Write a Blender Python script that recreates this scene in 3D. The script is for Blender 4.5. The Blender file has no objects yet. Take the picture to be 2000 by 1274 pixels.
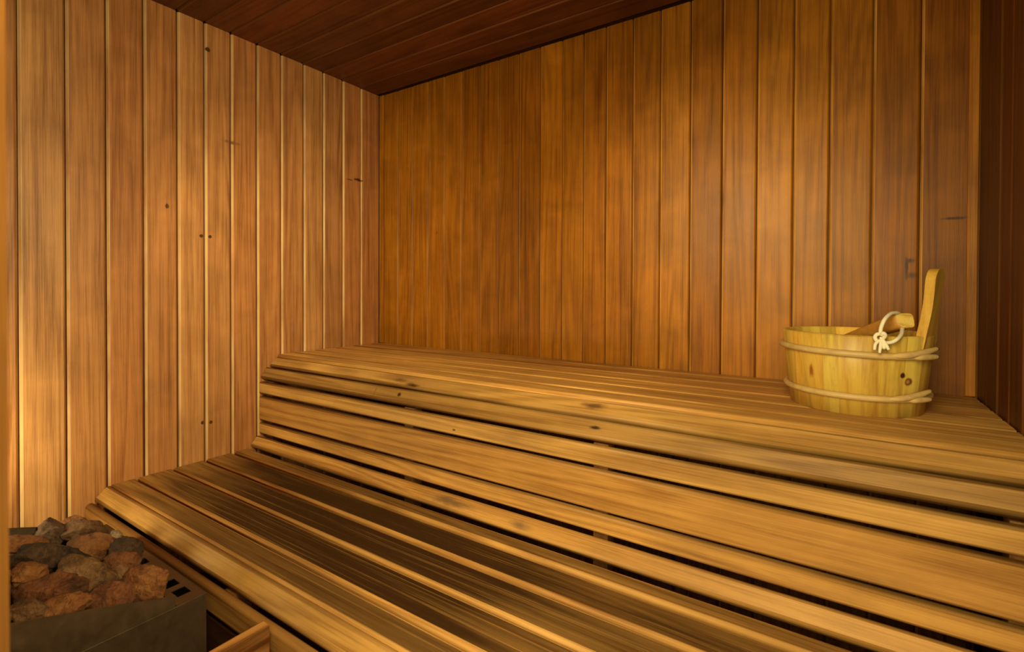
import bpy, bmesh, math, random
from mathutils import Vector, Matrix, noise

C = bpy.context.scene.collection
SC = bpy.context.scene
H = 1.13                      # eye height above the floor
W, CEIL = 2.417, 1.0455 + H   # room width, ceiling height
ZU, ZL = -0.2958 + H, -0.683 + H
YF = -1.78                    # inner face of the front (door) wall
PI = math.pi

# ------------------------------------------------------------------ helpers
def tag(o, label=None, cat=None, group=None, kind=None):
    for k, v in (('label', label), ('category', cat), ('group', group), ('kind', kind)):
        if v: o[k] = v
    return o

def empty(name, loc, label, cat, group=None, rot=None):
    o = bpy.data.objects.new(name, None); C.objects.link(o)
    o.location = loc; o.empty_display_size = .05
    if rot: o.rotation_euler = rot
    return tag(o, label, cat, group)

class MB:
    """mesh collector with one corner colour attribute 'pk' (tint, hue, offset, worn top, or painted bevel highlight on planks)"""
    def __init__(self, origin=(0, 0, 0)):
        self.bm = bmesh.new(); self.L = self.bm.loops.layers.float_color.new('pk'); self.o = Vector(origin)
    def face(self, vs, pk, smooth=False, mi=0):
        try: f = self.bm.faces.new(vs)
        except ValueError: return None
        f.smooth = smooth; f.material_index = mi
        for l in f.loops: l[self.L] = pk
        return f
    def vert(self, p): return self.bm.verts.new(Vector(p) - self.o)
    def prism(self, prof, axis, a, b, pk, tops=None, smooth=None, cuts=1):
        """closed 2-D profile (list of 2-D points) swept along an axis from a to b"""
        def P(u, v, t):
            return {0: (t, u, v), 1: (u, t, v), 2: (u, v, t)}[axis]
        rows = [[self.vert(P(u, v, a + (b - a) * k / cuts)) for u, v in prof] for k in range(cuts + 1)]
        n = len(prof)
        for k in range(cuts):
            for i in range(n):
                j = (i + 1) % n
                q = pk if tops is None else (pk[0], pk[1], pk[2], tops[i])
                self.face((rows[k][i], rows[k][j], rows[k + 1][j], rows[k + 1][i]), q, bool(smooth and smooth[i]))
        self.face(list(reversed(rows[0])), pk); self.face(rows[-1], pk)
    def box(self, lo, hi, pk=(.5, .5, .5, 0), mi=0):
        x0, y0, z0 = lo; x1, y1, z1 = hi
        v = [self.vert(p) for p in ((x0, y0, z0), (x1, y0, z0), (x1, y1, z0), (x0, y1, z0), (x0, y0, z1), (x1, y0, z1), (x1, y1, z1), (x0, y1, z1))]
        for f in ((0, 3, 2, 1), (4, 5, 6, 7), (0, 1, 5, 4), (1, 2, 6, 5), (2, 3, 7, 6), (3, 0, 4, 7)):
            self.face([v[i] for i in f], pk, mi=mi)
    def tube(self, pts, r, pk=(.5, .5, .5, 0), seg=12, close=False, caps=True):
        pts = [Vector(p) for p in pts]; n = len(pts)
        rr = r if isinstance(r, (list, tuple)) else [r] * n
        rings = []; up = None
        for i, p in enumerate(pts):
            if close: t = pts[(i + 1) % n] - pts[i - 1]
            else: t = pts[min(i + 1, n - 1)] - pts[max(i - 1, 0)]
            t.normalize()
            if up is None:
                up = Vector((0, 0, 1)) if abs(t.z) < .9 else Vector((1, 0, 0))
            s = t.cross(up).normalized(); up = s.cross(t).normalized()
            rings.append([self.vert(p + (s * math.cos(2 * PI * k / seg) + up * math.sin(2 * PI * k / seg)) * rr[i]) for k in range(seg)])
        m = n if close else n - 1
        for i in range(m):
            A, B = rings[i], rings[(i + 1) % n]
            for k in range(seg):
                self.face((A[k], A[(k + 1) % seg], B[(k + 1) % seg], B[k]), pk, True)
        if caps and not close:
            self.face(list(reversed(rings[0])), pk); self.face(rings[-1], pk)
    def build(self, name, mats, parent=None, kind=None, bevel=0, label=None):
        bmesh.ops.recalc_face_normals(self.bm, faces=self.bm.faces)
        me = bpy.data.meshes.new(name); self.bm.to_mesh(me); self.bm.free()
        for m in (mats if isinstance(mats, (list, tuple)) else [mats]): me.materials.append(m)
        o = bpy.data.objects.new(name, me); C.objects.link(o)
        if parent: o.parent = parent
        else: o.location = self.o
        if bevel:
            b = o.modifiers.new('b', 'BEVEL'); b.width = bevel; b.segments = 2; b.limit_method = 'ANGLE'
        if label: o['label'] = label
        return tag(o, kind=kind)

def rrect(cu, cv, w, t, ang, r, n=5):
    """rounded rectangle: width w along the direction at ang, thickness t; the outer face's centre is (cu, cv).
    returns points, and flags 1 for the outer flat face segment"""
    d = Vector((math.cos(ang), math.sin(ang))); nrm = Vector((-d.y, d.x))
    loc = []
    cor = ((w / 2 - r, -r, 0), (-w / 2 + r, -r, 90), (-w / 2 + r * .6, -t + r * .6, 180), (w / 2 - r * .6, -t + r * .6, 270))
    for ci, (x, y, a0) in enumerate(cor):
        q = r if ci < 2 else r * .6
        for k in range(n + 1):
            a = math.radians(a0 + 90 * k / n)
            loc.append((x + q * math.cos(a), y + q * math.sin(a)))
    pts = [tuple(Vector((cu, cv)) + d * x + nrm * y) for x, y in loc]
    flags = [0.0] * len(pts); flags[n] = 1.0
    sm = [True] * len(pts); sm[n] = False
    return pts, flags, sm

# ------------------------------------------------------------------ materials
def N(t, typ, **kw):
    n = t.nodes.new(typ)
    for k, v in kw.items():
        if k in n.inputs: n.inputs[k].default_value = v
        else: setattr(n, k, v)
    return n

class NT:
    def __init__(s, name):
        s.m = bpy.data.materials.new(name); s.m.use_nodes = True; s.t = s.m.node_tree
        s.b = s.t.nodes['Principled BSDF']
    def lk(s, a, b): s.t.links.new(a, b)
    def math(s, op, a, b=None, c=None, clamp=False):
        n = s.t.nodes.new('ShaderNodeMath'); n.operation = op; n.use_clamp = clamp
        for i, v in enumerate((a, b, c)):
            if v is None: continue
            if hasattr(v, 'is_output'): s.lk(v, n.inputs[i])
            else: n.inputs[i].default_value = v
        return n.outputs[0]
    def vm(s, op, a, b=None):
        n = s.t.nodes.new('ShaderNodeVectorMath'); n.operation = op
        for i, v in enumerate((a, b)):
            if v is None: continue
            if hasattr(v, 'is_output'): s.lk(v, n.inputs[i])
            else: n.inputs[i].default_value = v
        return n.outputs['Value'] if op in ('LENGTH', 'DISTANCE', 'DOT_PRODUCT') else n.outputs[0]
    def noise(s, vec, scale=1, detail=3, rough=.55, dist=0):
        n = s.t.nodes.new('ShaderNodeTexNoise'); s.lk(vec, n.inputs['Vector'])
        n.inputs['Scale'].default_value = scale; n.inputs['Detail'].default_value = detail
        n.inputs['Roughness'].default_value = rough; n.inputs['Distortion'].default_value = dist
        return n.outputs['Fac']
    def ramp(s, f, stops, interp='LINEAR'):
        n = s.t.nodes.new('ShaderNodeValToRGB'); s.lk(f, n.inputs[0]); e = n.color_ramp.elements
        n.color_ramp.interpolation = interp
        while len(e) < len(stops): e.new(.5)
        for i, (p, c) in enumerate(stops):
            e[i].position = p; e[i].color = (c, c, c, 1) if not hasattr(c, '__len__') else (*c[:3], 1)
        return n.outputs[0]
    def mix(s, f, a, b, mode='MIX'):
        n = s.t.nodes.new('ShaderNodeMix'); n.data_type = 'RGBA'; n.blend_type = mode
        for k, v in ((0, f), (6, a), (7, b)):
            if hasattr(v, 'is_output'): s.lk(v, n.inputs[k])
            else: n.inputs[k].default_value = v if k == 0 else (*v[:3], 1)
        return n.outputs[2]
    def spot(s, P, c, rad, soft=.5, dist=None):
        """1 inside an ellipsoid around c, 0 outside"""
        d = s.vm('SUBTRACT', P, c)
        d = s.vm('DIVIDE', d, rad)
        L = s.vm('LENGTH', d)
        if dist is not None: L = s.math('ADD', L, dist)
        mr = s.t.nodes.new('ShaderNodeMapRange'); mr.interpolation_type = 'SMOOTHSTEP'
        s.lk(L, mr.inputs[0]); mr.inputs[1].default_value = 1 - soft; mr.inputs[2].default_value = 1.0
        mr.inputs[3].default_value = 1; mr.inputs[4].default_value = 0
        return mr.outputs[0]

def wood(name, axis, dark, light, red, yel, tint=(.62, .72), rough=.42, ring=1.0, fine=1.0, bump=.25, blotch=.35,
         spots=(), origin=(0, 0, 0), grime=None, weather=None, edge=0, bevel=None, spec=.35, contrast=1.0):
    w = NT(name)
    tc = N(w.t, 'ShaderNodeTexCoord').outputs['Object']
    at = N(w.t, 'ShaderNodeAttribute', attribute_name='pk')
    sp = N(w.t, 'ShaderNodeSeparateColor'); w.lk(at.outputs['Color'], sp.inputs[0])
    R, G, B, A = sp.outputs[0], sp.outputs[1], sp.outputs[2], at.outputs['Alpha']
    off = N(w.t, 'ShaderNodeCombineXYZ')
    w.lk(w.math('MULTIPLY', B, 17.3), off.inputs[0]); w.lk(w.math('MULTIPLY', B, 29.1), off.inputs[1]); w.lk(w.math('MULTIPLY', B, 41.7), off.inputs[2])
    P = w.vm('ADD', tc, off.outputs[0])
    def sc(al, ac):
        v = [ac] * 3; v[axis] = al
        return w.vm('MULTIPLY', P, tuple(v))
    rings = w.noise(sc(.45, 7), 1, 2, .4, .3)
    rings = w.math('SINE', w.math('MULTIPLY', rings, 75.0))
    rings = w.math('MULTIPLY_ADD', rings, .5, .5)
    rings2 = w.noise(sc(1.0, 95), 1, 3, .5)
    fin = w.noise(sc(6, 330), 1, 4, .65)
    coarse = w.noise(sc(1.1, 16), 1, 3, .5)
    blot = w.noise(sc(6, 6), 1, 5, .58, .5)
    v = w.math('MULTIPLY', rings, .20 * ring)
    v = w.math('MULTIPLY_ADD', rings2, .55, v)
    v = w.math('MULTIPLY_ADD', fin, .70 * fine, v)
    v = w.math('MULTIPLY_ADD', coarse, .34, v)
    mid = .10 * ring + .275 + .35 * fine + .17
    v = w.math('MULTIPLY_ADD', w.math('SUBTRACT', v, mid), 1.25 * contrast, .5)
    col = w.ramp(v, [(.12, dark), (.55, [(a + b * 2) / 3 for a, b in zip(dark, light)]), (.9, light)])
    hue = w.ramp(G, [(0, red), (1, yel)])
    col = w.mix(1, col, hue, 'MULTIPLY')
    val = w.math('MULTIPLY_ADD', R, tint[1], tint[0])
    bl = w.math('MULTIPLY_ADD', w.math('SUBTRACT', blot, .5), blotch * 2, 1.0)
    vv = N(w.t, 'ShaderNodeCombineColor'); k = w.math('MULTIPLY', val, bl)
    for i in range(3): w.lk(k, vv.inputs[i])
    col = w.mix(1, col, vv.outputs[0], 'MULTIPLY')
    if bevel:
        col = w.mix(w.math('MULTIPLY', A, w.ramp(w.noise(sc(2.5, 9), 1, 4, .6), [(.35, .15), (.65, 1)])), col, bevel)  # joint highlight painted into the colour of the bevel faces
    if weather:
        wn = w.noise(sc(2.2, 14), 1, 5, .65)
        col = w.mix(w.math('MULTIPLY', w.ramp(wn, [(.50, 0), (.70, 1)]), weather[1]), col, weather[0])
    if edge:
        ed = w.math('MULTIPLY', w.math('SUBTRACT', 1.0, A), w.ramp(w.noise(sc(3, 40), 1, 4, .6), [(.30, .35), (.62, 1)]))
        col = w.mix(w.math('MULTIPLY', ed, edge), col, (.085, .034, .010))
    if grime:
        gcol, stops = grime
        gn = w.noise(sc(1.1, 15), 1, 4, .6); st = w.noise(sc(1.6, 260), 1, 5, .66); st2 = w.noise(sc(.9, 60), 1, 4, .6)
        sx = N(w.t, 'ShaderNodeSeparateXYZ'); w.lk(tc, sx.inputs[0])
        env = w.ramp(w.math('MULTIPLY_ADD', sx.outputs[0], .4, .5), stops, 'EASE')
        g = w.math('ADD', w.math('MULTIPLY_ADD', gn, 1.1, -.62), w.math('MULTIPLY', env, 1.22), None, True)
        g = w.math('MULTIPLY', g, w.ramp(w.math('MULTIPLY_ADD', st, .6, w.math('MULTIPLY', st2, .4)), [(.53, 1), (.68, .35)]), None, True)
        g = w.math('MULTIPLY', g, A)
        col = w.mix(w.math('MULTIPLY', g, .97), col, gcol)
    if spots:
        dn = w.math('MULTIPLY', w.math('SUBTRACT', w.noise(sc(30, 90), 1, 3), .5), .9)
        for c, rad, sc_, soft in spots:
            m = w.spot(tc, tuple(a - b for a, b in zip(c, origin)), rad, soft, dn)
            col = w.mix(m, col, sc_)
    w.lk(col, w.b.inputs['Base Color'])
    w.lk(w.math('MULTIPLY_ADD', fin, .25, rough - .12), w.b.inputs['Roughness'])
    w.b.inputs['Specular IOR Level'].default_value = spec
    bp = N(w.t, 'ShaderNodeBump', Strength=bump, Distance=.002)
    w.lk(w.math('ADD', w.math('MULTIPLY', rings2, .6), fin), bp.inputs['Height']); w.lk(bp.outputs[0], w.b.inputs['Normal'])
    return w.m

DKN = (.035, .012, .004)
RED, YEL = (1.08, .84, .66), (1.0, 1.03, .95)
CED_D, CED_L = (.15, .050, .014), (.50, .25, .10)
LW_SPOTS = [((0, -.144, H + .565), (.02, .038, .009), (.06, .02, .006), .5), ((0, -.20, H + .556), (.02, .03, .006), (.16, .06, .02), .6),
            ((0, -.909, H + .204), (.02, .008, .008), (.07, .03, .01), .3), ((0, -.877, H + .204), (.02, .008, .008), (.07, .03, .01), .3),
            ((0, -.906, H - .534), (.02, .008, .008), (.07, .03, .01), .3), ((0, -.875, H - .539), (.02, .008, .008), (.07, .03, .01), .3),
            ((0, -1.028, H + .304), (.02, .008, .012), (.09, .035, .012), .5), ((0, -.883, H + .944), (.02, .011, .011), (.07, .03, .01), .4),
            ((0, -.79, H + .60), (.02, .05, .010), (.20, .085, .03), .8)]
BW_SPOTS = [((2.261, 0, H + .066), (.006, .02, .045), (.07, .025, .007), .7), ((2.275, 0, H + .045), (.018, .02, .014), (.11, .04, .010), .9),
            ((2.270, 0, H + .088), (.013, .02, .009), (.09, .032, .009), .8), ((2.367, 0, H + .205), (.035, .02, .006), (.06, .022, .008), .6),
            ((.413, 0, H + .279), (.004, .02, .012), (.12, .045, .015), .5),
            ((.935, 0, H + .07), (.008, .02, .05), (.12, .04, .012), .8)]
M_LEFT = wood('cedar_left', 2, CED_D, CED_L, RED, YEL, spots=LW_SPOTS, spec=.22, tint=(.70, .56), blotch=.36, contrast=.9, bevel=(.62, .40, .19), ring=.7)
M_BACK = wood('cedar_back', 2, (.085, .019, .001), (.40, .158, .012), (1.06, .86, .65), (1.0, .99, .85), spots=BW_SPOTS, spec=.2, bevel=(.55, .27, .06), rough=.42, tint=(.54, .78), blotch=.5, contrast=.72, ring=.7)
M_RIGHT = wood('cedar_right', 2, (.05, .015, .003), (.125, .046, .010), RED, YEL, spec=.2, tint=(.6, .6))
M_FRONT = wood('cedar_front', 2, CED_D, CED_L, RED, YEL)
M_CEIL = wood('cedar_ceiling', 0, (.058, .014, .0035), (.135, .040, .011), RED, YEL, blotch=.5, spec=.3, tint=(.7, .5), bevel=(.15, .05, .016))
M_FLOOR = wood('floor_boards', 0, (.10, .045, .016), (.22, .10, .04), RED, YEL)

# ------------------------------------------------------------------ room shell
def plank_panel(name, axis, bounds, lo, hi, place, mat, seed, depth=.0068, wb=.0080, gp=.0019, tones=None, thick=.02, kind='structure', ext=(.06, .06), vext=(.0, .0)):
    """boards between consecutive bounds with V joints; place(u, v, d) -> xyz, v runs lo..hi along the grain, d = distance out of the wall"""
    rnd = random.Random(seed); mb = MB()
    for ip, (a, b) in enumerate(zip(bounds[:-1], bounds[1:])):
        pk = (rnd.random(), rnd.random(), rnd.random(), 0)
        if tones: pk = (*tones[ip], pk[2], 0)
        jog = rnd.uniform(-.0008, .0008)
        prof = [(a + gp, -thick), (a + gp, -depth), (a + wb - .001, -.0006 + jog), (a + wb + .0012, jog),
                (b - wb - .0012, jog), (b - wb + .001, -.0006 + jog), (b - gp, -depth), (b - gp, -thick)]
        r0 = [mb.vert(place(u, lo, d)) for u, d in prof]; r1 = [mb.vert(place(u, hi, d)) for u, d in prof]
        n = len(prof)
        for i in range(n):
            j = (i + 1) % n
            mb.face((r0[i], r0[j], r1[j], r1[i]), (*pk[:3], 1.0 if i in (1, 2) else 0.0))  # alpha marks one bevel per board, the one painted as catching light
        mb.face(r0, pk); mb.face(r1, pk)
    # backing board
    ua, ub_, va_, vb_ = bounds[0] - ext[0], bounds[-1] + ext[1], lo - vext[0], hi + vext[1]
    p = [place(u, v, -thick - .001) for u, v in ((ua, va_), (ub_, va_), (ub_, vb_), (ua, vb_))]
    q = [place(u, v, -.06) for u, v in ((ua, va_), (ub_, va_), (ub_, vb_), (ua, vb_))]
    va = [mb.vert(x) for x in p]; vb = [mb.vert(x) for x in q]; pk = (.2, .3, .5, 0)
    mb.face(va, pk); mb.face(vb, pk)
    for i in range(4): mb.face((va[i], va[(i + 1) % 4], vb[(i + 1) % 4], vb[i]), pk)
    return mb.build(name, mat, kind=kind)

LB = [-1.78, -1.738, -1.640, -1.535, -1.431, -1.318, -1.211, -1.101, -.991, -.895, -.793, -.684, -.573, -.46, -.355, -.242, -.129, -.002]
BB = [.002, .138, .243, .353, .464, .572, .682, .789, .898, 1.007, 1.115, 1.214, 1.312, 1.422, 1.529, 1.639, 1.748, 1.859, 1.967, 2.067, 2.177, 2.290, 2.415]
LT = [(.5, .5), (.6, .6), (.5, .5), (.6, .6), (.8, .9), (.55, .55), (.42, .25), (.5, .42), (.75, .72), (.6, .6), (.42, .3), (.48, .4), (.5, .5), (.66, .8), (.30, .5), (.36, .2), (.28, .1)]
BT = [(.5, .6), (.55, .6), (.5, .55), (.55, .6), (.42, .5), (.36, .45), (.30, .4), (.20, .25), (.30, .3), (.60, .6), (.48, .6), (.34, .3), (.45, .5), (.45, .6),
      (.62, .8), (.34, .4), (.5, .6), (.72, .85), (.66, .9), (.6, .8), (.34, .3), (.22, .2)]
RB = [-1.78, -1.74, -1.63, -1.52, -1.41, -1.30, -1.19, -1.08, -.97, -.86, -.75, -.64, -.53, -.425, -.318, -.223, -.113, -.002]
CB = [-1.775, -1.665, -1.555, -1.445, -1.335, -1.215, -1.105, -.995, -.896, -.797, -.686, -.578, -.471, -.362, -.253, -.145, -.018]
plank_panel('wall_left', 1, LB, 0, CEIL, lambda u, v, d: (d, u, v), M_LEFT, 11, tones=LT)
plank_panel('wall_back', 0, BB, 0, CEIL, lambda u, v, d: (u, -d, v), M_BACK, 23, wb=.0062, depth=.0060, gp=.0013, tones=BT)
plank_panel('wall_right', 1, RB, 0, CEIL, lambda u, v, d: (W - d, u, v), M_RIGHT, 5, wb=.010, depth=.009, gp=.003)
plank_panel('ceiling', 1, CB, 0.001, W - .001, lambda u, v, d: (v, u, CEIL - d), M_CEIL, 8, wb=.0065, depth=.008, gp=.002, ext=(.08, .08), vext=(.07, .07))
DX0, DX1, DZ = 1.668, 2.372, 2.02     # doorway in the front wall
FB = [.002 + (DX0 - .012) * k / 15 for k in range(16)]
plank_panel('wall_front', 0, FB, 0, CEIL, lambda u, v, d: (u, YF + d, v), M_FRONT, 31, ext=(.06, 0))
mb = MB(); rnd = random.Random(4)
mb.box((DX0 - .010, -1.90, 0), (DX0, YF, DZ + .02), (.5, .6, .3, 0)); mb.box((DX1, -1.90, 0), (DX1 + .02, YF, DZ + .02), (.5, .6, .7, 0))
mb.box((DX0, -1.90, DZ), (DX1, YF, DZ + .02), (.5, .6, .1, 0))
mb.build('trim_1', wood('jamb_wood', 2, (.03, .011, .002), (.075, .032, .007), RED, YEL, rough=.85, spec=.03), kind='structure')
mb = MB(); mb.box((DX0, -1.84, DZ + .021), (W, YF, CEIL), (.5, .5, .4, 0)); mb.box((DX1 + .021, -1.84, 0), (W, YF, DZ + .021), (.5, .5, .4, 0))
mb.build('wall_front_header', M_FRONT, kind='structure')
mb = MB(); mb.box((-.06, -3.2, -.05), (W + .06, .06, 0), (.5, .5, .5, 0)); mb.build('floor', M_FLOOR, kind='structure')
# corner strips
mb = MB(); mb.box((.0015, -.007, ZU), (.032, -.0002, CEIL - .001), (.62, .8, .31, 0)); mb.build('trim_2', M_BACK, kind='structure', bevel=.002)
mb = MB(); mb.box((2.393, -.006, ZU), (2.4155, -.0002, CEIL - .001), (.7, .75, .77, 0)); mb.build('trim_3', M_BACK, kind='structure', bevel=.002)

# ------------------------------------------------------------------ benches
BD, BL = (.20, .078, .016), (.66, .378, .115)
BY, BR = (1.02, 1.0, .9), (1.05, .9, .72)
UO = (W / 2, -.34, 0); LO = (W / 2, -.98, 0)
KN = (.03, .014, .006)
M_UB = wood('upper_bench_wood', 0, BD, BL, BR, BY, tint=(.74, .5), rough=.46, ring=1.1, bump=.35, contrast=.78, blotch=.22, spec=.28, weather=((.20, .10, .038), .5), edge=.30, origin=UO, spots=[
    ((.87, -.632, H - .333), (.045, .02, .012), (.05, .022, .008), .9), ((.80, -.62, H - .322), (.05, .012, .012), (.13, .06, .02), .9),
    ((.84, -.66, H - .364), (.012, .02, .008), KN, .7), ((1.565, -.66, H - .364), (.022, .015, .006), KN, .7),
    ((1.54, -.612, H - .318), (.05, .015, .015), (.12, .055, .02), .9), ((1.10, -.678, H - .44), (.010, .01, .004), KN, .7),
    ((.72, -.66, H - .365), (.0025, .03, .03), (.14, .06, .02), .6), ((1.10, -.70, H - .655), (.12, .03, .018), (.16, .08, .034), .95),
    ((1.36, -.70, H - .66), (.05, .02, .018), (.19, .10, .045), .95), ((2.31, -.30, H - .296), (.09, .02, .01), (.20, .075, .02), .9)])
M_LB = wood('lower_bench_wood', 0, (.17, .065, .015), (.58, .33, .105), BR, BY, tint=(.74, .5), rough=.52, ring=1.2, bump=.4, contrast=.8, blotch=.22, spec=.2, origin=LO,
            grime=((.026, .0095, .003), [(.02, .30), (.12, .75), (.28, 1.0), (.52, 1.0), (.70, .68), (1.0, .55)]))
M_FRAME = wood('bench_frame_wood', 1, (.10, .04, .012), (.22, .10, .03), BR, BY)
rs = random.Random(77)
def slat(mb, cu, cv, w, t, ang, r, x0, x1, R=None, G=None, worn=1.0, clean=False):
    p, fl, sm = rrect(cu, cv, w, t, ang, r)
    pk = (rs.random() if R is None else R, rs.random() if G is None else G, rs.random(), 0)
    mb.prism(p, 0, x0, x1, pk, tops=[1.0] * len(fl) if clean else [q * worn for q in fl], smooth=sm, cuts=1)
def flat(mb, y0, y1, z, t, r, x0, x1, **k): slat(mb, (y0 + y1) / 2, z, y1 - y0, t, 0, r, x0, x1, **k)
X0, X1 = .004, W - .004

ub = empty('sauna_bench', UO, 'upper cedar slat bench against the back wall, carrying the wooden bucket', 'bench')
mb = MB(UO)
for (a, b), R, G in zip(((-.598, -.523), (-.514, -.412), (-.404, -.301), (-.293, -.190), (-.182, -.079), (-.071, -.010)),
                        (.98, .95, 1.05, .8, .4, .15), (.85, .75, .75, .5, .2, .0)):
    flat(mb, a, b, ZU, .026, .007, X0 + rs.uniform(0, .01), X1, R=R, G=G, clean=True)
mb.build('seat', M_UB, ub)
mb = MB(UO)
def deg(a): return math.radians(a)
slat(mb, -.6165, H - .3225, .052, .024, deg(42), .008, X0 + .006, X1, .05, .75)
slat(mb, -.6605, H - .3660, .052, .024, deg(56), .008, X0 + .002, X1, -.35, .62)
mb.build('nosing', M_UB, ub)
mb = MB(UO)
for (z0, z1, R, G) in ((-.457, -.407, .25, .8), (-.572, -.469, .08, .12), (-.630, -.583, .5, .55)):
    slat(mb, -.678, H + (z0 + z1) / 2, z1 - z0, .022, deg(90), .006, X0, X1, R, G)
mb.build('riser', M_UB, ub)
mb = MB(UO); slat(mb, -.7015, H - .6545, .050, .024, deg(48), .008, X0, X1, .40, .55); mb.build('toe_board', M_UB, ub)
for x in (.02, .86, 1.56, 2.352):
    mb = MB(UO)
    mb.box((x, -.590, ZU - .115), (x + .04, -.015, ZU - .0265)); mb.box((x, -.654, H - .72), (x + .04, -.612, H - .405))
    mb.box((x, -.655, 0), (x + .04, -.615, H - .72)); mb.box((x, -.615, ZU - .115), (x + .04, -.585, ZU - .05)); mb.box((x, -.06, 0), (x + .04, -.02, ZU - .115))
    mb.build('support_frame', M_FRAME, ub)

lb = empty('sauna_bench', LO, 'lower cedar slat bench with dark worn top, beside the stone heater', 'bench')
mb = MB(LO)
for (a, b), R, G in zip(((-1.205, -1.133), (-1.124, -1.017), (-1.010, -.904), (-.894, -.796), (-.782, -.726)),
                        (.5, .5, .5, .5, .55), (.7, .6, .75, .6, .7)):
    flat(mb, a, b, ZL, .026, .0085, X0, X1, R=R, G=G, worn=.80 if a < -1.2 else (.70 if a > -.8 else 1.0))
mb.build('seat', M_LB, lb)
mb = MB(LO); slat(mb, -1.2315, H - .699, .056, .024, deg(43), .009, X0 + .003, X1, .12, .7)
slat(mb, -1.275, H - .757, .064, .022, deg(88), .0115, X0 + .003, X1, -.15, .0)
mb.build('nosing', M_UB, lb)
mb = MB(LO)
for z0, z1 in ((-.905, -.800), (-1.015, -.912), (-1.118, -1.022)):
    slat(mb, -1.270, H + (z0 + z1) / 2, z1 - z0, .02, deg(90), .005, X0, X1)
mb.build('front_panel', wood('front_panel_wood', 0, (.035, .012, .004), (.10, .04, .012), BR, BY), lb)  # boards coloured darker to stand for the shade behind the guard rail
for x in (.02, .86, 1.56, 2.352):
    mb = MB(LO)
    mb.box((x, -1.20, ZL - .115), (x + .04, -.70, ZL - .0265)); mb.box((x, -1.249, 0), (x + .04, -1.205, ZL - .05))
    mb.box((x, -.74, 0), (x + .04, -.70, ZL - .115))
    mb.build('support_frame', M_FRAME, lb)

# ------------------------------------------------------------------ heater
def metal(name, col, rough, met=.85, smudge=.5):
    w = NT(name); tc = N(w.t, 'ShaderNodeTexCoord').outputs['Object']
    n = w.noise(tc, 14, 6, .65, .6); n2 = w.noise(w.vm('MULTIPLY', tc, (3, 60, 60)), 1, 3)
    k = w.math('MULTIPLY_ADD', n, .7, w.math('MULTIPLY', n2, .3))
    c = w.ramp(k, [(.3, [x * (1 - smudge) for x in col]), (.7, col)])
    w.lk(c, w.b.inputs['Base Color']); w.b.inputs['Metallic'].default_value = met
    w.lk(w.math('MULTIPLY_ADD', k, .35, rough - .15), w.b.inputs['Roughness'])
    return w.m
M_MET = metal('heater_steel', (.14, .088, .05), .42, .7)
M_TRAY = metal('heater_tray_steel', (.17, .108, .062), .40, .7)
M_DARK = metal('heater_inside', (.05, .04, .035), .7, .3)
HX0, HX1, HY0, HY1, HZ = .378, .947, -1.331, YF + .004, H - .668
HO = ((HX0 + HX1) / 2, (HY0 + HY1) / 2, 0)
ht = empty('sauna_heater', HO, 'steel electric sauna heater filled with stones in the front corner', 'heater')
t = .003; ZB = .22
mb = MB(HO)
mb.box((HX1 - t, HY1, ZB), (HX1, HY0, HZ)); mb.box((HX0, HY1, ZB), (HX0 + t, HY0, HZ))
mb.box((HX0 + t, HY0 - t, ZB), (HX1 - t, HY0, HZ)); mb.box((HX0 + t, HY1, ZB), (HX1 - t, HY1 + t, HZ))
mb.box((HX0 + t, HY1 + t, ZB), (HX1 - t, HY0 - t, ZB + t))
mb.build('casing', M_MET, ht, bevel=.001)
# slotted front flange: strips and bars around real openings
mb = MB(HO); FY0, FY1 = -1.388, HY0 - t
s0, s1 = -1.374, -1.347
z0, z1 = HZ - .002, HZ
mb.box((HX0 + t, s1, z0), (HX1 - t, FY1, z1)); mb.box((HX0 + t, FY0, z0), (HX1 - t, s0, z1))
xs = []; x = HX1 - .033
while x - .034 > HX0 + .03: xs.append((x - .034, x)); x -= .0525
edge = [HX0 + t] + [e for a, b in reversed(xs) for e in (a, b)] + [HX1 - t]
for a, b in zip(edge[0::2], edge[1::2]): mb.box((a, s0, z0), (b, s1, z1))
mb.build('slotted_flange', M_MET, ht)
# stone tray: sloping side plates, low front plate, grate floor
def surf(y): return -.640 + .30 * (-1.39 - y)          # stone level rises towards the wall
mb = MB(HO)
def plate(x):
    yy = [-1.390, -1.43, -1.466, -1.514, -1.587, -1.632, -1.70, HY1 + .004]; zz = [-.645, -.634, -.621, -.604, -.581, -.567, -.549, -.53]
    fa = []
    for dx in (0, .0016):
        top = [mb.vert((x + dx, y, H + z)) for y, z in zip(yy, zz)]; bot = [mb.vert((x + dx, y, HZ - .05)) for y in yy]
        for i in range(len(yy) - 1): mb.face((top[i], top[i + 1], bot[i + 1], bot[i]), (.5, .5, .5, 0))
        fa.append((top, bot))
    (ta, ba), (tb, bb) = fa
    for i in range(len(yy) - 1): mb.face((ta[i], ta[i + 1], tb[i + 1], tb[i]), (.5,) * 4)
    mb.face((ta[0], tb[0], bb[0], ba[0]), (.5,) * 4)
plate(HX1 - .0055); plate(.3825)
mb.box((.3845, -1.3915, HZ - .1), (HX1 - .006, -1.3895, HZ - .004))
mb.build('stone_tray', M_TRAY, ht)
mb = MB(HO)
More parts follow.
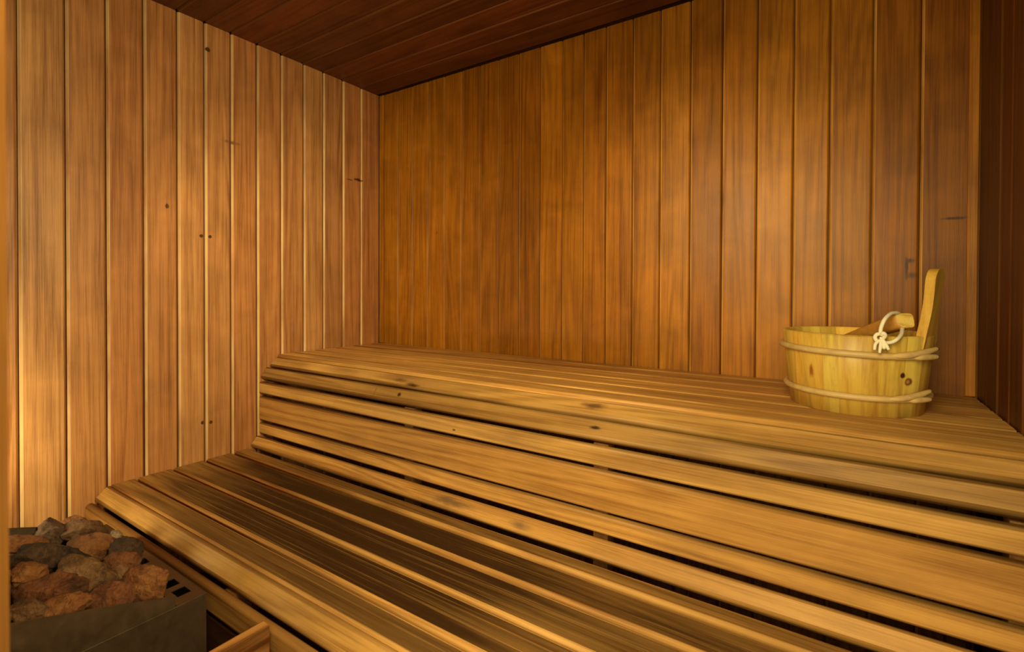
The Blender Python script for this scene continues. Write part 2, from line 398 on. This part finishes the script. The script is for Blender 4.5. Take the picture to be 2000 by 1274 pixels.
for k in range(20):
    x = .388 + k * .0285
    v = [mb.vert(p) for p in ((x, -1.392, HZ - .095), (x + .016, -1.392, HZ - .095), (x + .016, HY1 + .006, HZ - .03), (x, HY1 + .006, HZ - .03),
                              (x, -1.392, HZ - .090), (x + .016, -1.392, HZ - .090), (x + .016, HY1 + .006, HZ - .025), (x, HY1 + .006, HZ - .025))]
    for f in ((0, 3, 2, 1), (4, 5, 6, 7), (0, 1, 5, 4), (1, 2, 6, 5), (2, 3, 7, 6), (3, 0, 4, 7)): mb.face([v[i] for i in f], (.5,) * 4)
mb.build('grate', M_DARK, ht)
for x in (HX0 + .03, HX1 - .055):
    for y in (HY1 + .03, HY0 - .06):
        mb = MB(HO); mb.box((x, y, 0), (x + .025, y + .025, ZB)); mb.build('leg', M_DARK, ht)

# guard board in front of the heater
GO = (1.1085, -1.53, 0)
gd = empty('heater_guard', GO, 'wooden guard rail standing between heater and doorway, butting the lower bench', 'guard rail')
M_GD = wood('guard_wood', 1, (.12, .045, .012), (.42, .21, .07), BR, BY, tint=(.8, .4), ring=2.2, contrast=1.5, origin=GO,
            spots=[((1.122, -1.315, H - .752), (.02, .02, .004), (.04, .015, .006), .6)])
mb = MB(GO)
prof, _, sm = rrect(1.1085, H - .697, .027, .115, 0, .004, 3)
mb.prism([(u, v) for u, v in prof], 1, YF + .003, -1.290, (.6, .5, .2, 0), smooth=sm)
mb.build('rail', M_GD, gd)
for y in (-1.72, -1.37):
    mb = MB(GO); mb.box((1.096, y, 0), (1.121, y + .05, H - .813), (.4, .4, .6, 0)); mb.build('post', M_GD, gd, bevel=.002)

# ------------------------------------------------------------------ stones
def stone_mat(name, a, b, c, rough=.85):
    w = NT(name); tc = N(w.t, 'ShaderNodeTexCoord').outputs['Object']
    oi = N(w.t, 'ShaderNodeObjectInfo').outputs['Random']
    P = w.vm('ADD', tc, w.vm('MULTIPLY', (1, 1, 1), (1, 1, 1)))
    n = w.noise(P, 22, 5, .62, .4); n2 = w.noise(P, 120, 5, .7); n3 = w.noise(P, 9, 2, .5)
    f = w.math('MULTIPLY_ADD', n, .6, w.math('MULTIPLY', n2, .4))
    col = w.ramp(f, [(.38, c), (.48, a), (.62, b)])
    col = w.mix(w.ramp(n3, [(.46, 0), (.58, .8)]), col, c)
    w.lk(col, w.b.inputs['Base Color']); w.b.inputs['Roughness'].default_value = rough
    w.b.inputs['Specular IOR Level'].default_value = .25
    bp = N(w.t, 'ShaderNodeBump', Strength=1.0, Distance=.006); w.lk(w.math('ADD', w.math('MULTIPLY', n, 1.6), n2), bp.inputs['Height'])
    w.lk(bp.outputs[0], w.b.inputs['Normal'])
    return w.m
SM = {'orange': stone_mat('stone_orange', (.20, .068, .018), (.30, .125, .04), (.07, .028, .012)),
      'red': stone_mat('stone_red', (.15, .048, .016), (.235, .088, .034), (.05, .02, .010)),
      'brown': stone_mat('stone_brown', (.115, .05, .02), (.19, .092, .04), (.04, .02, .011)),
      'grey': stone_mat('stone_grey', (.10, .05, .025), (.16, .09, .05), (.04, .022, .013)),
      'dark': stone_mat('stone_dark', (.05, .025, .013), (.11, .055, .028), (.018, .011, .007)),
      'tan': stone_mat('stone_tan', (.15, .07, .026), (.25, .13, .056), (.055, .027, .013)),
      'pale': stone_mat('stone_pale', (.30, .19, .11), (.42, .29, .19), (.18, .11, .07))}
CAM = Vector((2.1, -1.864, H)); YAW, PIT, ROL, F, CY = .5848, -.0102, .0038, 969.254, 574.4
fwd = Vector((-math.sin(YAW) * math.cos(PIT), math.cos(YAW) * math.cos(PIT), math.sin(PIT)))
rgt = Vector((math.cos(YAW), math.sin(YAW), 0)); upv = rgt.cross(fwd)
r2 = rgt * math.cos(ROL) + upv * math.sin(ROL); u2 = -rgt * math.sin(ROL) + upv * math.cos(ROL)

def rock(seed, dims, ang, mat, loc, label, flats=9, rz=0, lump=.26):
    rnd = random.Random(seed); bm = bmesh.new()
    bmesh.ops.create_icosphere(bm, subdivisions=5, radius=1)
    off = Vector((rnd.uniform(-50, 50), rnd.uniform(-50, 50), rnd.uniform(-50, 50)))
    planes = []
    for _ in range(flats):
        n = Vector((rnd.gauss(0, 1), rnd.gauss(0, 1), rnd.gauss(0, 1))).normalized(); planes.append((n, rnd.uniform(.66, .88)))
    for v in bm.verts:
        p = v.co.copy()
        p *= 1 + lump * noise.noise(p * 1.3 + off) + .15 * noise.noise(p * 2.7 + off)
        for n, d in planes:
            e = p.dot(n) - d
            if e > 0: p -= n * e * .9
        p *= 1 + .075 * noise.noise(p * 4.5 + off) + .032 * noise.noise(p * 11 + off) + .012 * noise.noise(p * 24 + off)
        v.co = p
    mx = [max(v.co[i] for v in bm.verts) for i in range(3)]; mn = [min(v.co[i] for v in bm.verts) for i in range(3)]
    for v in bm.verts:
        v.co = Vector([((v.co[i] - mn[i]) / (mx[i] - mn[i]) - .5) * dims[i] for i in range(3)])
    # tilt about the depth axis, then turn about z
    R = Matrix.Rotation(YAW + rz, 3, 'Z') @ Matrix.Rotation(ang, 3, 'Y')
    for v in bm.verts: v.co = R @ v.co
    for f in bm.faces: f.smooth = True
    me = bpy.data.meshes.new('sauna_stone'); bm.to_mesh(me); bm.free(); me.materials.append(SM[mat])
    o = bpy.data.objects.new('sauna_stone', me); C.objects.link(o); o.location = loc
    return tag(o, label, 'stone', 'sauna stones heaped in the heater')

# measured spots of the stones: (left, right, top, bottom, lift, tilt degrees, material, depth factor, label)
ST = [
 (70, 136, 1012, 1064, .010, -22, 'grey', 1.0, 'smooth grey-brown stone, topmost at the back of the heap against the planked wall'),
 (122, 170, 1012, 1040, -.012, 0, 'red', 1.2, 'small reddish stone wedged between the smooth grey-brown top stone and the bench end'),
 (129, 210, 1016, 1062, .010, 0, 'brown', 1.0, 'dome-shaped dark brown stone nearest the end of the lower bench'),
 (140, 232, 1044, 1100, .000, -12, 'orange', .9, 'rust orange stone leaning under the dome-shaped dark brown stone'),
 (209, 233, 1036, 1060, -.012, 30, 'pale', 1.0, 'tiny pale chip of stone beside the dome-shaped stone, next to the slotted steel flange'),
 (211, 273, 1052, 1107, .000, 25, 'dark', .9, 'rough blackish stone at the slotted flange, beside the lower bench front'),
 (8, 88, 1049, 1086, .010, 0, 'orange', 1.2, 'pitted orange-brown stone at the far edge of the heap, half hidden by the door frame'),
 (36, 166, 1060, 1124, .012, -4, 'dark', .8, 'long dark slab-like stone with a ridge, in the middle of the heap'),
 (18, 83, 1103, 1150, .010, 0, 'orange', 1.0, 'blocky grainy orange stone by the door frame, in front of the long dark slab'),
 (112, 216, 1093, 1176, .004, 12, 'tan', .75, 'largest tan stone with creases, at the centre of the heap'),
 (190, 277, 1080, 1118, -.018, 6, 'red', .66, 'rusty red stone lying behind the largest tan stone, below the blackish one'),
 (239, 331, 1106, 1179, .004, 8, 'orange', .7, 'flat-faced orange-brown stone overhanging the corner of the slotted flange'),
 (18, 168, 1127, 1188, .008, -14, 'red', .7, 'long reddish stone lying in front of the tan stone, along the steel side plate'),
 (62, 168, 1168, 1216, .000, -16, 'orange', .8, 'bright orange rounded stone touching the steel side plate'),
 (168, 258, 1142, 1198, -.008, -10, 'red', .8, 'dark red stone low in the heap, between the tan stone and the flat-faced one'),
 (20, 88, 1176, 1222, -.004, 0, 'brown', .9, 'shadowed brown stone lowest by the door frame, under the long reddish one'),
 (208, 246, 1108, 1154, -.014, 0, 'tan', .9, 'small ochre stone in the hollow between the tan stone and the flat-faced one'),
]
for i, (xa, xb, ya, yb, lift, tilt, mt, df, lab) in enumerate(ST):
    px, py = (xa + xb) / 2, (ya + yb) / 2
    d = fwd * F + r2 * (px - 1000) - u2 * (py - CY)
    for _ in range(14):
        # meet the sloping heap surface; stones overhanging the flange sit a little higher
        k = (H - .640 + .30 * (-1.39 - CAM.y) + lift - .014 - CAM.z) / (d.z + .30 * d.y)
        P = CAM + d * k
        dep = (P - CAM).dot(fwd)
        w_, h_ = (xb - xa) * dep / F, (yb - ya) * dep / F
        dz = h_ / 1.22 + .008; dy = max(dz * 1.1, w_ * .62) * df
        if P.y + dy * .62 < -1.386 or P.z - dz * .58 > HZ + .001: break
        lift += .004
    wf = {0: 1.0, 11: 1.0, 10: .80, 5: 1.04}.get(i, 1.13)
    rock(100 + i, (w_ * wf, dy * (.85 if i in (0, 11) else 1), dz * 1.15), math.radians(tilt) * .8, mt, P, lab)

rl = random.Random(5)
for i, (x, y) in enumerate(((.47, -1.60), (.56, -1.66), (.66, -1.62), (.76, -1.66), (.86, -1.67), (.47, -1.70), (.64, -1.715), (.82, -1.72), (.735, -1.72))):
    rock(300 + i, (rl.uniform(.085, .11), rl.uniform(.07, .09), rl.uniform(.055, .07)), rl.uniform(-.3, .3), rl.choice(['orange', 'red', 'brown', 'tan']),
         Vector((x, y, H - .668 + .30 * (-1.39 - y))), 'rust brown stone at the front wall end of the heap, behind the door frame', rz=rl.uniform(-1, 1))

# ------------------------------------------------------------------ bucket
BO = Vector((2.130, -.300, ZU + .0005))
bk = empty('sauna_bucket', BO, 'pale pine stave bucket with one raised handle, on the upper bench', 'bucket')
PD, PL = (.48, .25, .04), (.82, .605, .14)
M_PINE = wood('bucket_pine', 2, PD, PL, (1.05, .86, .6), (1.0, 1.03, .9), tint=(.74, .42), ring=.9, fine=.6, bump=.12, blotch=.12, rough=.4, origin=(0, 0, 0), spots=[
    ((-.088, -.117, .095), (.007, .02, .026), (.30, .09, .015), .6), ((.090, -.118, .100), (.0075, .03, .0085), (.05, .018, .006), .5),
    ((.101, -.110, .085), (.010, .03, .012), (.16, .06, .016), .5), ((.1005, -.110, .085), (.005, .03, .006), (.40, .19, .05), .6)])
RB_, RT, HB = .1425, .163, .190
mb = MB(); rb = random.Random(9)
NS = 22; SUB = 6
def rad(z): return RB_ + (RT - RB_) * z / HB
HAN = 14                                                   # index of the raised stave
angs = []; tot = 0
wd = [rb.uniform(.75, 1.3) for _ in range(NS)]; s_ = sum(wd)
a = -PI
for k in range(NS):
    angs.append((a, a + 2 * PI * wd[k] / s_)); a += 2 * PI * wd[k] / s_
TK = .015
hx = math.radians(-22)
cols = []; pks = []
pr = [(rad(0), 0), (rad(HB * .5), HB * .5), (rad(HB) - .001, HB - .003), (rad(HB) - .004, HB), (rad(HB) - TK + .003, HB), (rad(HB) - TK, HB - .003), (rad(0) - TK, .0)]
for k, (a0, a1) in enumerate(angs):
    pk = (rb.random(), rb.random(), rb.random(), 0)
    for i in range(SUB):
        th = a0 + (a1 - a0) * i / SUB
        e = -.0004 if i == 0 else 0
        cols.append([mb.vert(((r + e) * math.cos(th), (r + e) * math.sin(th), z)) for r, z in pr]); pks.append(pk)
for i in range(len(cols)):
    A_, B_ = cols[i], cols[(i + 1) % len(cols)]
    for j in range(len(pr)):
        j2 = (j + 1) % len(pr)
        mb.face((A_[j], B_[j], B_[j2], A_[j2]), pks[i], j in (0, 1, 5))
body = mb.build('staves', M_PINE, bk)
mb = MB()
ring = [(rad(.02) - TK + .001)]
n = 48
va = [mb.vert((ring[0] * math.cos(2 * PI * i / n), ring[0] * math.sin(2 * PI * i / n), .018)) for i in range(n)]
vb = [mb.vert((ring[0] * math.cos(2 * PI * i / n), ring[0] * math.sin(2 * PI * i / n), .006)) for i in range(n)]
mb.face(va, (.5,) * 4); mb.face(vb, (.5,) * 4)
for i in range(n): mb.face((va[i], va[(i + 1) % n], vb[(i + 1) % n], vb[i]), (.5,) * 4)
mb.build('bottom', M_PINE, bk)
# raised handle stave: shaped board standing on the rim
hn = Vector((math.cos(hx), math.sin(hx), 0)); ht_ = Vector((math.sin(hx), -math.cos(hx), 0))   # outwards / towards the viewer's side
prof = [(.0, .040), (.03, .040), (.06, .040), (.075, .038), (.09, .034), (.11, .0285), (.13, .0245), (.15, .0232), (.17, .025), (.188, .0285), (.205, .0305)]
mb = MB()
zb = .115
lean = (RT - RB_) / HB
TKH = .021
rows = []
def hrow(z, hw, inset):
    r = rad(0) + lean * (z) - .0005
    r0 = r - TKH - .0005; r1 = r - (.0046 if z < HB - .02 else .0026)
    out = []
    for s in (-1, 1):
        for rr in ((r1, r0) if s < 0 else (r0, r1)):
            p = hn * rr + ht_ * hw * s + Vector((0, 0, z)); out.append(p)
    return out
seq = []
for i in range(len(prof)):
    seq.append(hrow(zb + prof[i][0], prof[i][1], 0))
z_top = zb + .205
for k in range(1, 9):                                    # rounded head
    a = k / 8 * PI / 2
    seq.append(hrow(z_top + .026 * math.sin(a), max(.0305 * math.cos(a) ** .8, .002), 0))
rows = [[mb.vert(p) for p in q] for q in seq]
pk = (.30, .05, .43, 0)
for A, B in zip(rows[:-1], rows[1:]):
    for j in range(4): mb.face((A[j], A[(j + 1) % 4], B[(j + 1) % 4], B[j]), pk, False)
mb.face(rows[0], pk); mb.face(rows[-1], pk)
hd = mb.build('handle', M_PINE, bk)
b = hd.modifiers.new('b', 'BEVEL'); b.width = .0022; b.segments = 3; b.limit_method = 'ANGLE'; b.angle_limit = math.radians(50)
# bamboo hoops with crossed ends
M_HOOP = wood('hoop_cane', 0, (.40, .25, .085), (.66, .47, .21), (1.02, .94, .85), (1, 1, .95), tint=(.85, .25), fine=.5, ring=.3, blotch=.3, rough=.45)
def hoop(z, tilt, r):
    mb = MB(); pts = []; n = 72
    a0 = math.radians(-30)
    for i in range(n):
        th = a0 - 2 * PI * i / n
        zz = z + tilt * math.cos(th + math.radians(10)); out = rad(zz) + r * .62
        pts.append((out * math.cos(th), out * math.sin(th), zz))
    mb.tube(pts, r, seg=12, close=True)
    # the two free ends: one rises over the other and runs off along the tangent
    for a1, a2, up, off, lift in ((-70, -27, .016, .0, .003), (-52, -30, .002, .5, -.001)):
        pts = []; rr = []
        for i in range(18):
            f = i / 17; th = math.radians(a1 + (a2 - a1) * f)
            out = rad(z) + r * (.70 + off * f) + r * .8 * min(1, f * 3) + max(0, f - .5) ** 2 * .02
            pts.append((out * math.cos(th), out * math.sin(th), z + tilt * math.cos(th) + lift * f + up * f ** 1.5))
            rr.append(r * min(1, .35 + 2.5 * f) * (.95 - .40 * f ** 5))
        mb.tube(pts, rr, seg=12)
    return mb.build('hoop', M_HOOP, bk)
hoop(.147, -.004, .0080)
hoop(.045, -.001, .0076)

# ------------------------------------------------------------------ ladle lying in the bucket
def at(px, py, y):
    d = fwd * F + r2 * (px - 1000) - u2 * (py - CY); k = (y - CAM.y) / d.y
    return CAM + d * k
E1 = at(1769, 626, -.405); E0 = at(1640, 668, -.255)
ld = empty('sauna_ladle', (E0 + E1) / 2, 'wooden ladle resting across the bucket rim, with a cord loop', 'ladle')
LOo = Vector(ld.location)
M_LAD = wood('ladle_wood', 0, (.34, .15, .03), (.55, .29, .07), (1.05, .88, .65), (1, 1, .9), tint=(.85, .25), ring=.5, fine=.5, blotch=.1, rough=.4)
M_END = wood('ladle_end_grain', 0, (.62, .38, .08), (.92, .66, .20), (1.05, .95, .75), (1, 1, .9), tint=(.85, .25), ring=2.5, blotch=.1)
ax = (E1 - E0); Lh = ax.length; ax.normalize(); sx = ax.cross(Vector((0, 0, 1))).normalized(); sz = sx.cross(ax).normalized()
mb = MB(LOo); rows = []
nseg = 14
for k in range(nseg + 1):
    f = k / nseg; c = E0 + ax * Lh * f
    hw = .012 + .0105 * f ** .8; hh = .010 + .0085 * f ** .8
    if k == nseg: hw -= .0015; hh -= .0015
    row = []
    m = 20
    for j in range(m):
        a = 2 * PI * j / m; ca, sa = math.cos(a), math.sin(a)
        e = .42
        u = math.copysign(abs(ca) ** e, ca); v = math.copysign(abs(sa) ** e, sa)
        wv = hw * (1.0 + .12 * v)
        row.append(mb.vert(c + sx * u * wv + sz * v * hh))
    rows.append(row)
for A, B in zip(rows[:-1], rows[1:]):
    for j in range(m): mb.face((A[j], A[(j + 1) % m], B[(j + 1) % m], B[j]), (.5, .5, .2, 0), True)
mb.face(rows[0], (.5,) * 4); mb.face(rows[-1], (.5, .6, .7, 0), mi=1)
mb.build('handle', [M_LAD, M_END], ld)
# scoop
mb = MB(LOo); cc = E0 - ax * .035 + Vector((0, 0, -.012)); n = 28
prof = [(.0, -.026), (.020, -.025), (.034, -.016), (.040, .0), (.041, .020), (.0375, .020), (.0365, .0), (.031, -.013), (.018, -.021), (.0, -.022)]
rows = [[mb.vert(cc + Vector((max(r, .0005) * math.cos(2 * PI * i / n), max(r, .0005) * math.sin(2 * PI * i / n), z))) for i in range(n)] for r, z in prof]
for A, B in zip(rows[:-1], rows[1:]):
    for i in range(n): mb.face((A[i], A[(i + 1) % n], B[(i + 1) % n], B[i]), (.5, .4, .3, 0), True)
mb.build('scoop', M_LAD, ld)
# cord: loop through the handle, knot and frayed tails
w = NT('cotton_cord'); w.b.inputs['Base Color'].default_value = (.80, .70, .50, 1); w.b.inputs['Roughness'].default_value = .9
tc = N(w.t, 'ShaderNodeTexCoord').outputs['Object']
cn = w.noise(w.vm('MULTIPLY', tc, (600, 600, 600)), 1, 2); bp = N(w.t, 'ShaderNodeBump', Strength=.5, Distance=.001); w.lk(cn, bp.inputs['Height']); w.lk(bp.outputs[0], w.b.inputs['Normal'])
M_CORD = w.m
def spline(ps, n=8):
    ps = [Vector(p) for p in ps]; q = [ps[0]] + ps + [ps[-1]]; out = []
    for i in range(1, len(q) - 2):
        for k in range(n):
            t = k / n; a, b, c, d = q[i - 1:i + 3]
            out.append(.5 * ((2 * b) + (c - a) * t + (2 * a - 5 * b + 4 * c - d) * t * t + (3 * b - a - 3 * c + d) * t ** 3))
    return out + [ps[-1]]
YR = -.455
mb = MB(LOo); r = .0041
loop = [at(1757, 616, -.385), at(1753, 611.5, -.41), at(1740, 613, -.44), at(1728, 624, YR - .01), at(1721, 640, YR - .015), at(1719, 652, YR - .018), at(1713, 653, YR - .02), at(1709, 659, YR - .02),
        at(1713, 666, YR - .02), at(1724, 669.5, YR - .02), at(1740, 669, YR - .015), at(1752, 663, YR - .01), at(1760, 654, -.445), at(1762, 645, -.42), at(1762, 640, -.405)]
mb.tube(spline(loop), r, seg=10)
mb.tube(spline([at(1722, 655, YR - .024), at(1725, 651, YR - .028), at(1729, 655, YR - .026), at(1725, 661, YR - .022), at(1719, 661, YR - .02)]), r, seg=10)
for q in ([(1722, 664), (1720, 674), (1718, 690)], [(1725, 664), (1731, 674), (1736, 684)], [(1719, 664), (1710, 672), (1708, 684)], [(1723, 664), (1726, 676), (1727, 682)]):
    pts = spline([at(x, y, YR - .022 - .004 * i) for i, (x, y) in enumerate(q)], 6)
    mb.tube(pts, [.0026 + .0010 * math.sin(PI * i / (len(pts) - 1)) for i in range(len(pts))], seg=8)
mb.build('cord', M_CORD, ld, label='knotted cream cotton cord loop')

# ------------------------------------------------------------------ light
def area(name, loc, target, size, power, col, shape='DISK', spread=180, sy=None):
    l = bpy.data.lights.new(name, 'AREA'); l.energy = power; l.color = col; l.shape = shape; l.size = size
    if sy: l.size_y = sy
    l.spread = math.radians(spread)
    o = bpy.data.objects.new(name, l); C.objects.link(o); o.location = loc
    o.rotation_euler = (Vector(target) - Vector(loc)).to_track_quat('-Z', 'Y').to_euler(); return o
def spot(name, loc, target, power, col, size, blend, radius):
    l = bpy.data.lights.new(name, 'SPOT'); l.energy = power; l.color = col; l.spot_size = math.radians(size); l.spot_blend = blend; l.shadow_soft_size = radius
    o = bpy.data.objects.new(name, l); C.objects.link(o); o.location = loc
    o.rotation_euler = (Vector(target) - Vector(loc)).to_track_quat('-Z', 'Y').to_euler(); return o
WARM = (1, .85, .44)
def dirspot(name, loc, d, *a):
    return spot(name, loc, Vector(loc) + Vector(d), *a)
dirspot('wall_lamp', (1.58, -1.68, H + .50), (.04, .98, -.17), 74, WARM, 47, 1.0, .05)
dirspot('wall_lamp', (.78, -1.68, H + .50), (-.36, .87, -.28), 46, WARM, 72, 1.0, .06)
spot('corner_lamp', (.24, -1.70, H - .46), (.12, -.9, H - .36), 10.5, WARM, 178, .8, .05)
area('side_fill', (2.395, -1.58, H + .36), (.0, -1.10, H - .06), .3, 17, WARM, 'RECTANGLE', 106, .4)  # added fill light for the left wall, no fixture on this side
area('doorway_light', (2.02, -1.99, H + .20), (1.75, -.4, H - .45), .5, 20, WARM, 'RECTANGLE', 150, .9)
wld = bpy.data.worlds.new('world'); SC.world = wld; wld.use_nodes = True
bg = wld.node_tree.nodes['Background']; bg.inputs[0].default_value = (1, .75, .4, 1); bg.inputs[1].default_value = .03

# ------------------------------------------------------------------ camera
cd = bpy.data.cameras.new('camera'); cam = bpy.data.objects.new('camera', cd); C.objects.link(cam); SC.camera = cam
cd.sensor_width = 36; cd.lens = F / 2000 * 36; cd.shift_y = (CY - 637) / 2000; cd.clip_start = .01
M = Matrix((r2, u2, -fwd)).transposed().to_4x4(); M.translation = CAM; cam.matrix_world = M
cd.dof.use_dof = True; cd.dof.focus_distance = 2.0; cd.dof.aperture_fstop = 5.6
vs = SC.view_settings; vs.view_transform = 'Standard'; vs.look = 'None'; vs.exposure = .12; vs.gamma = 1; vs.use_curve_mapping = False
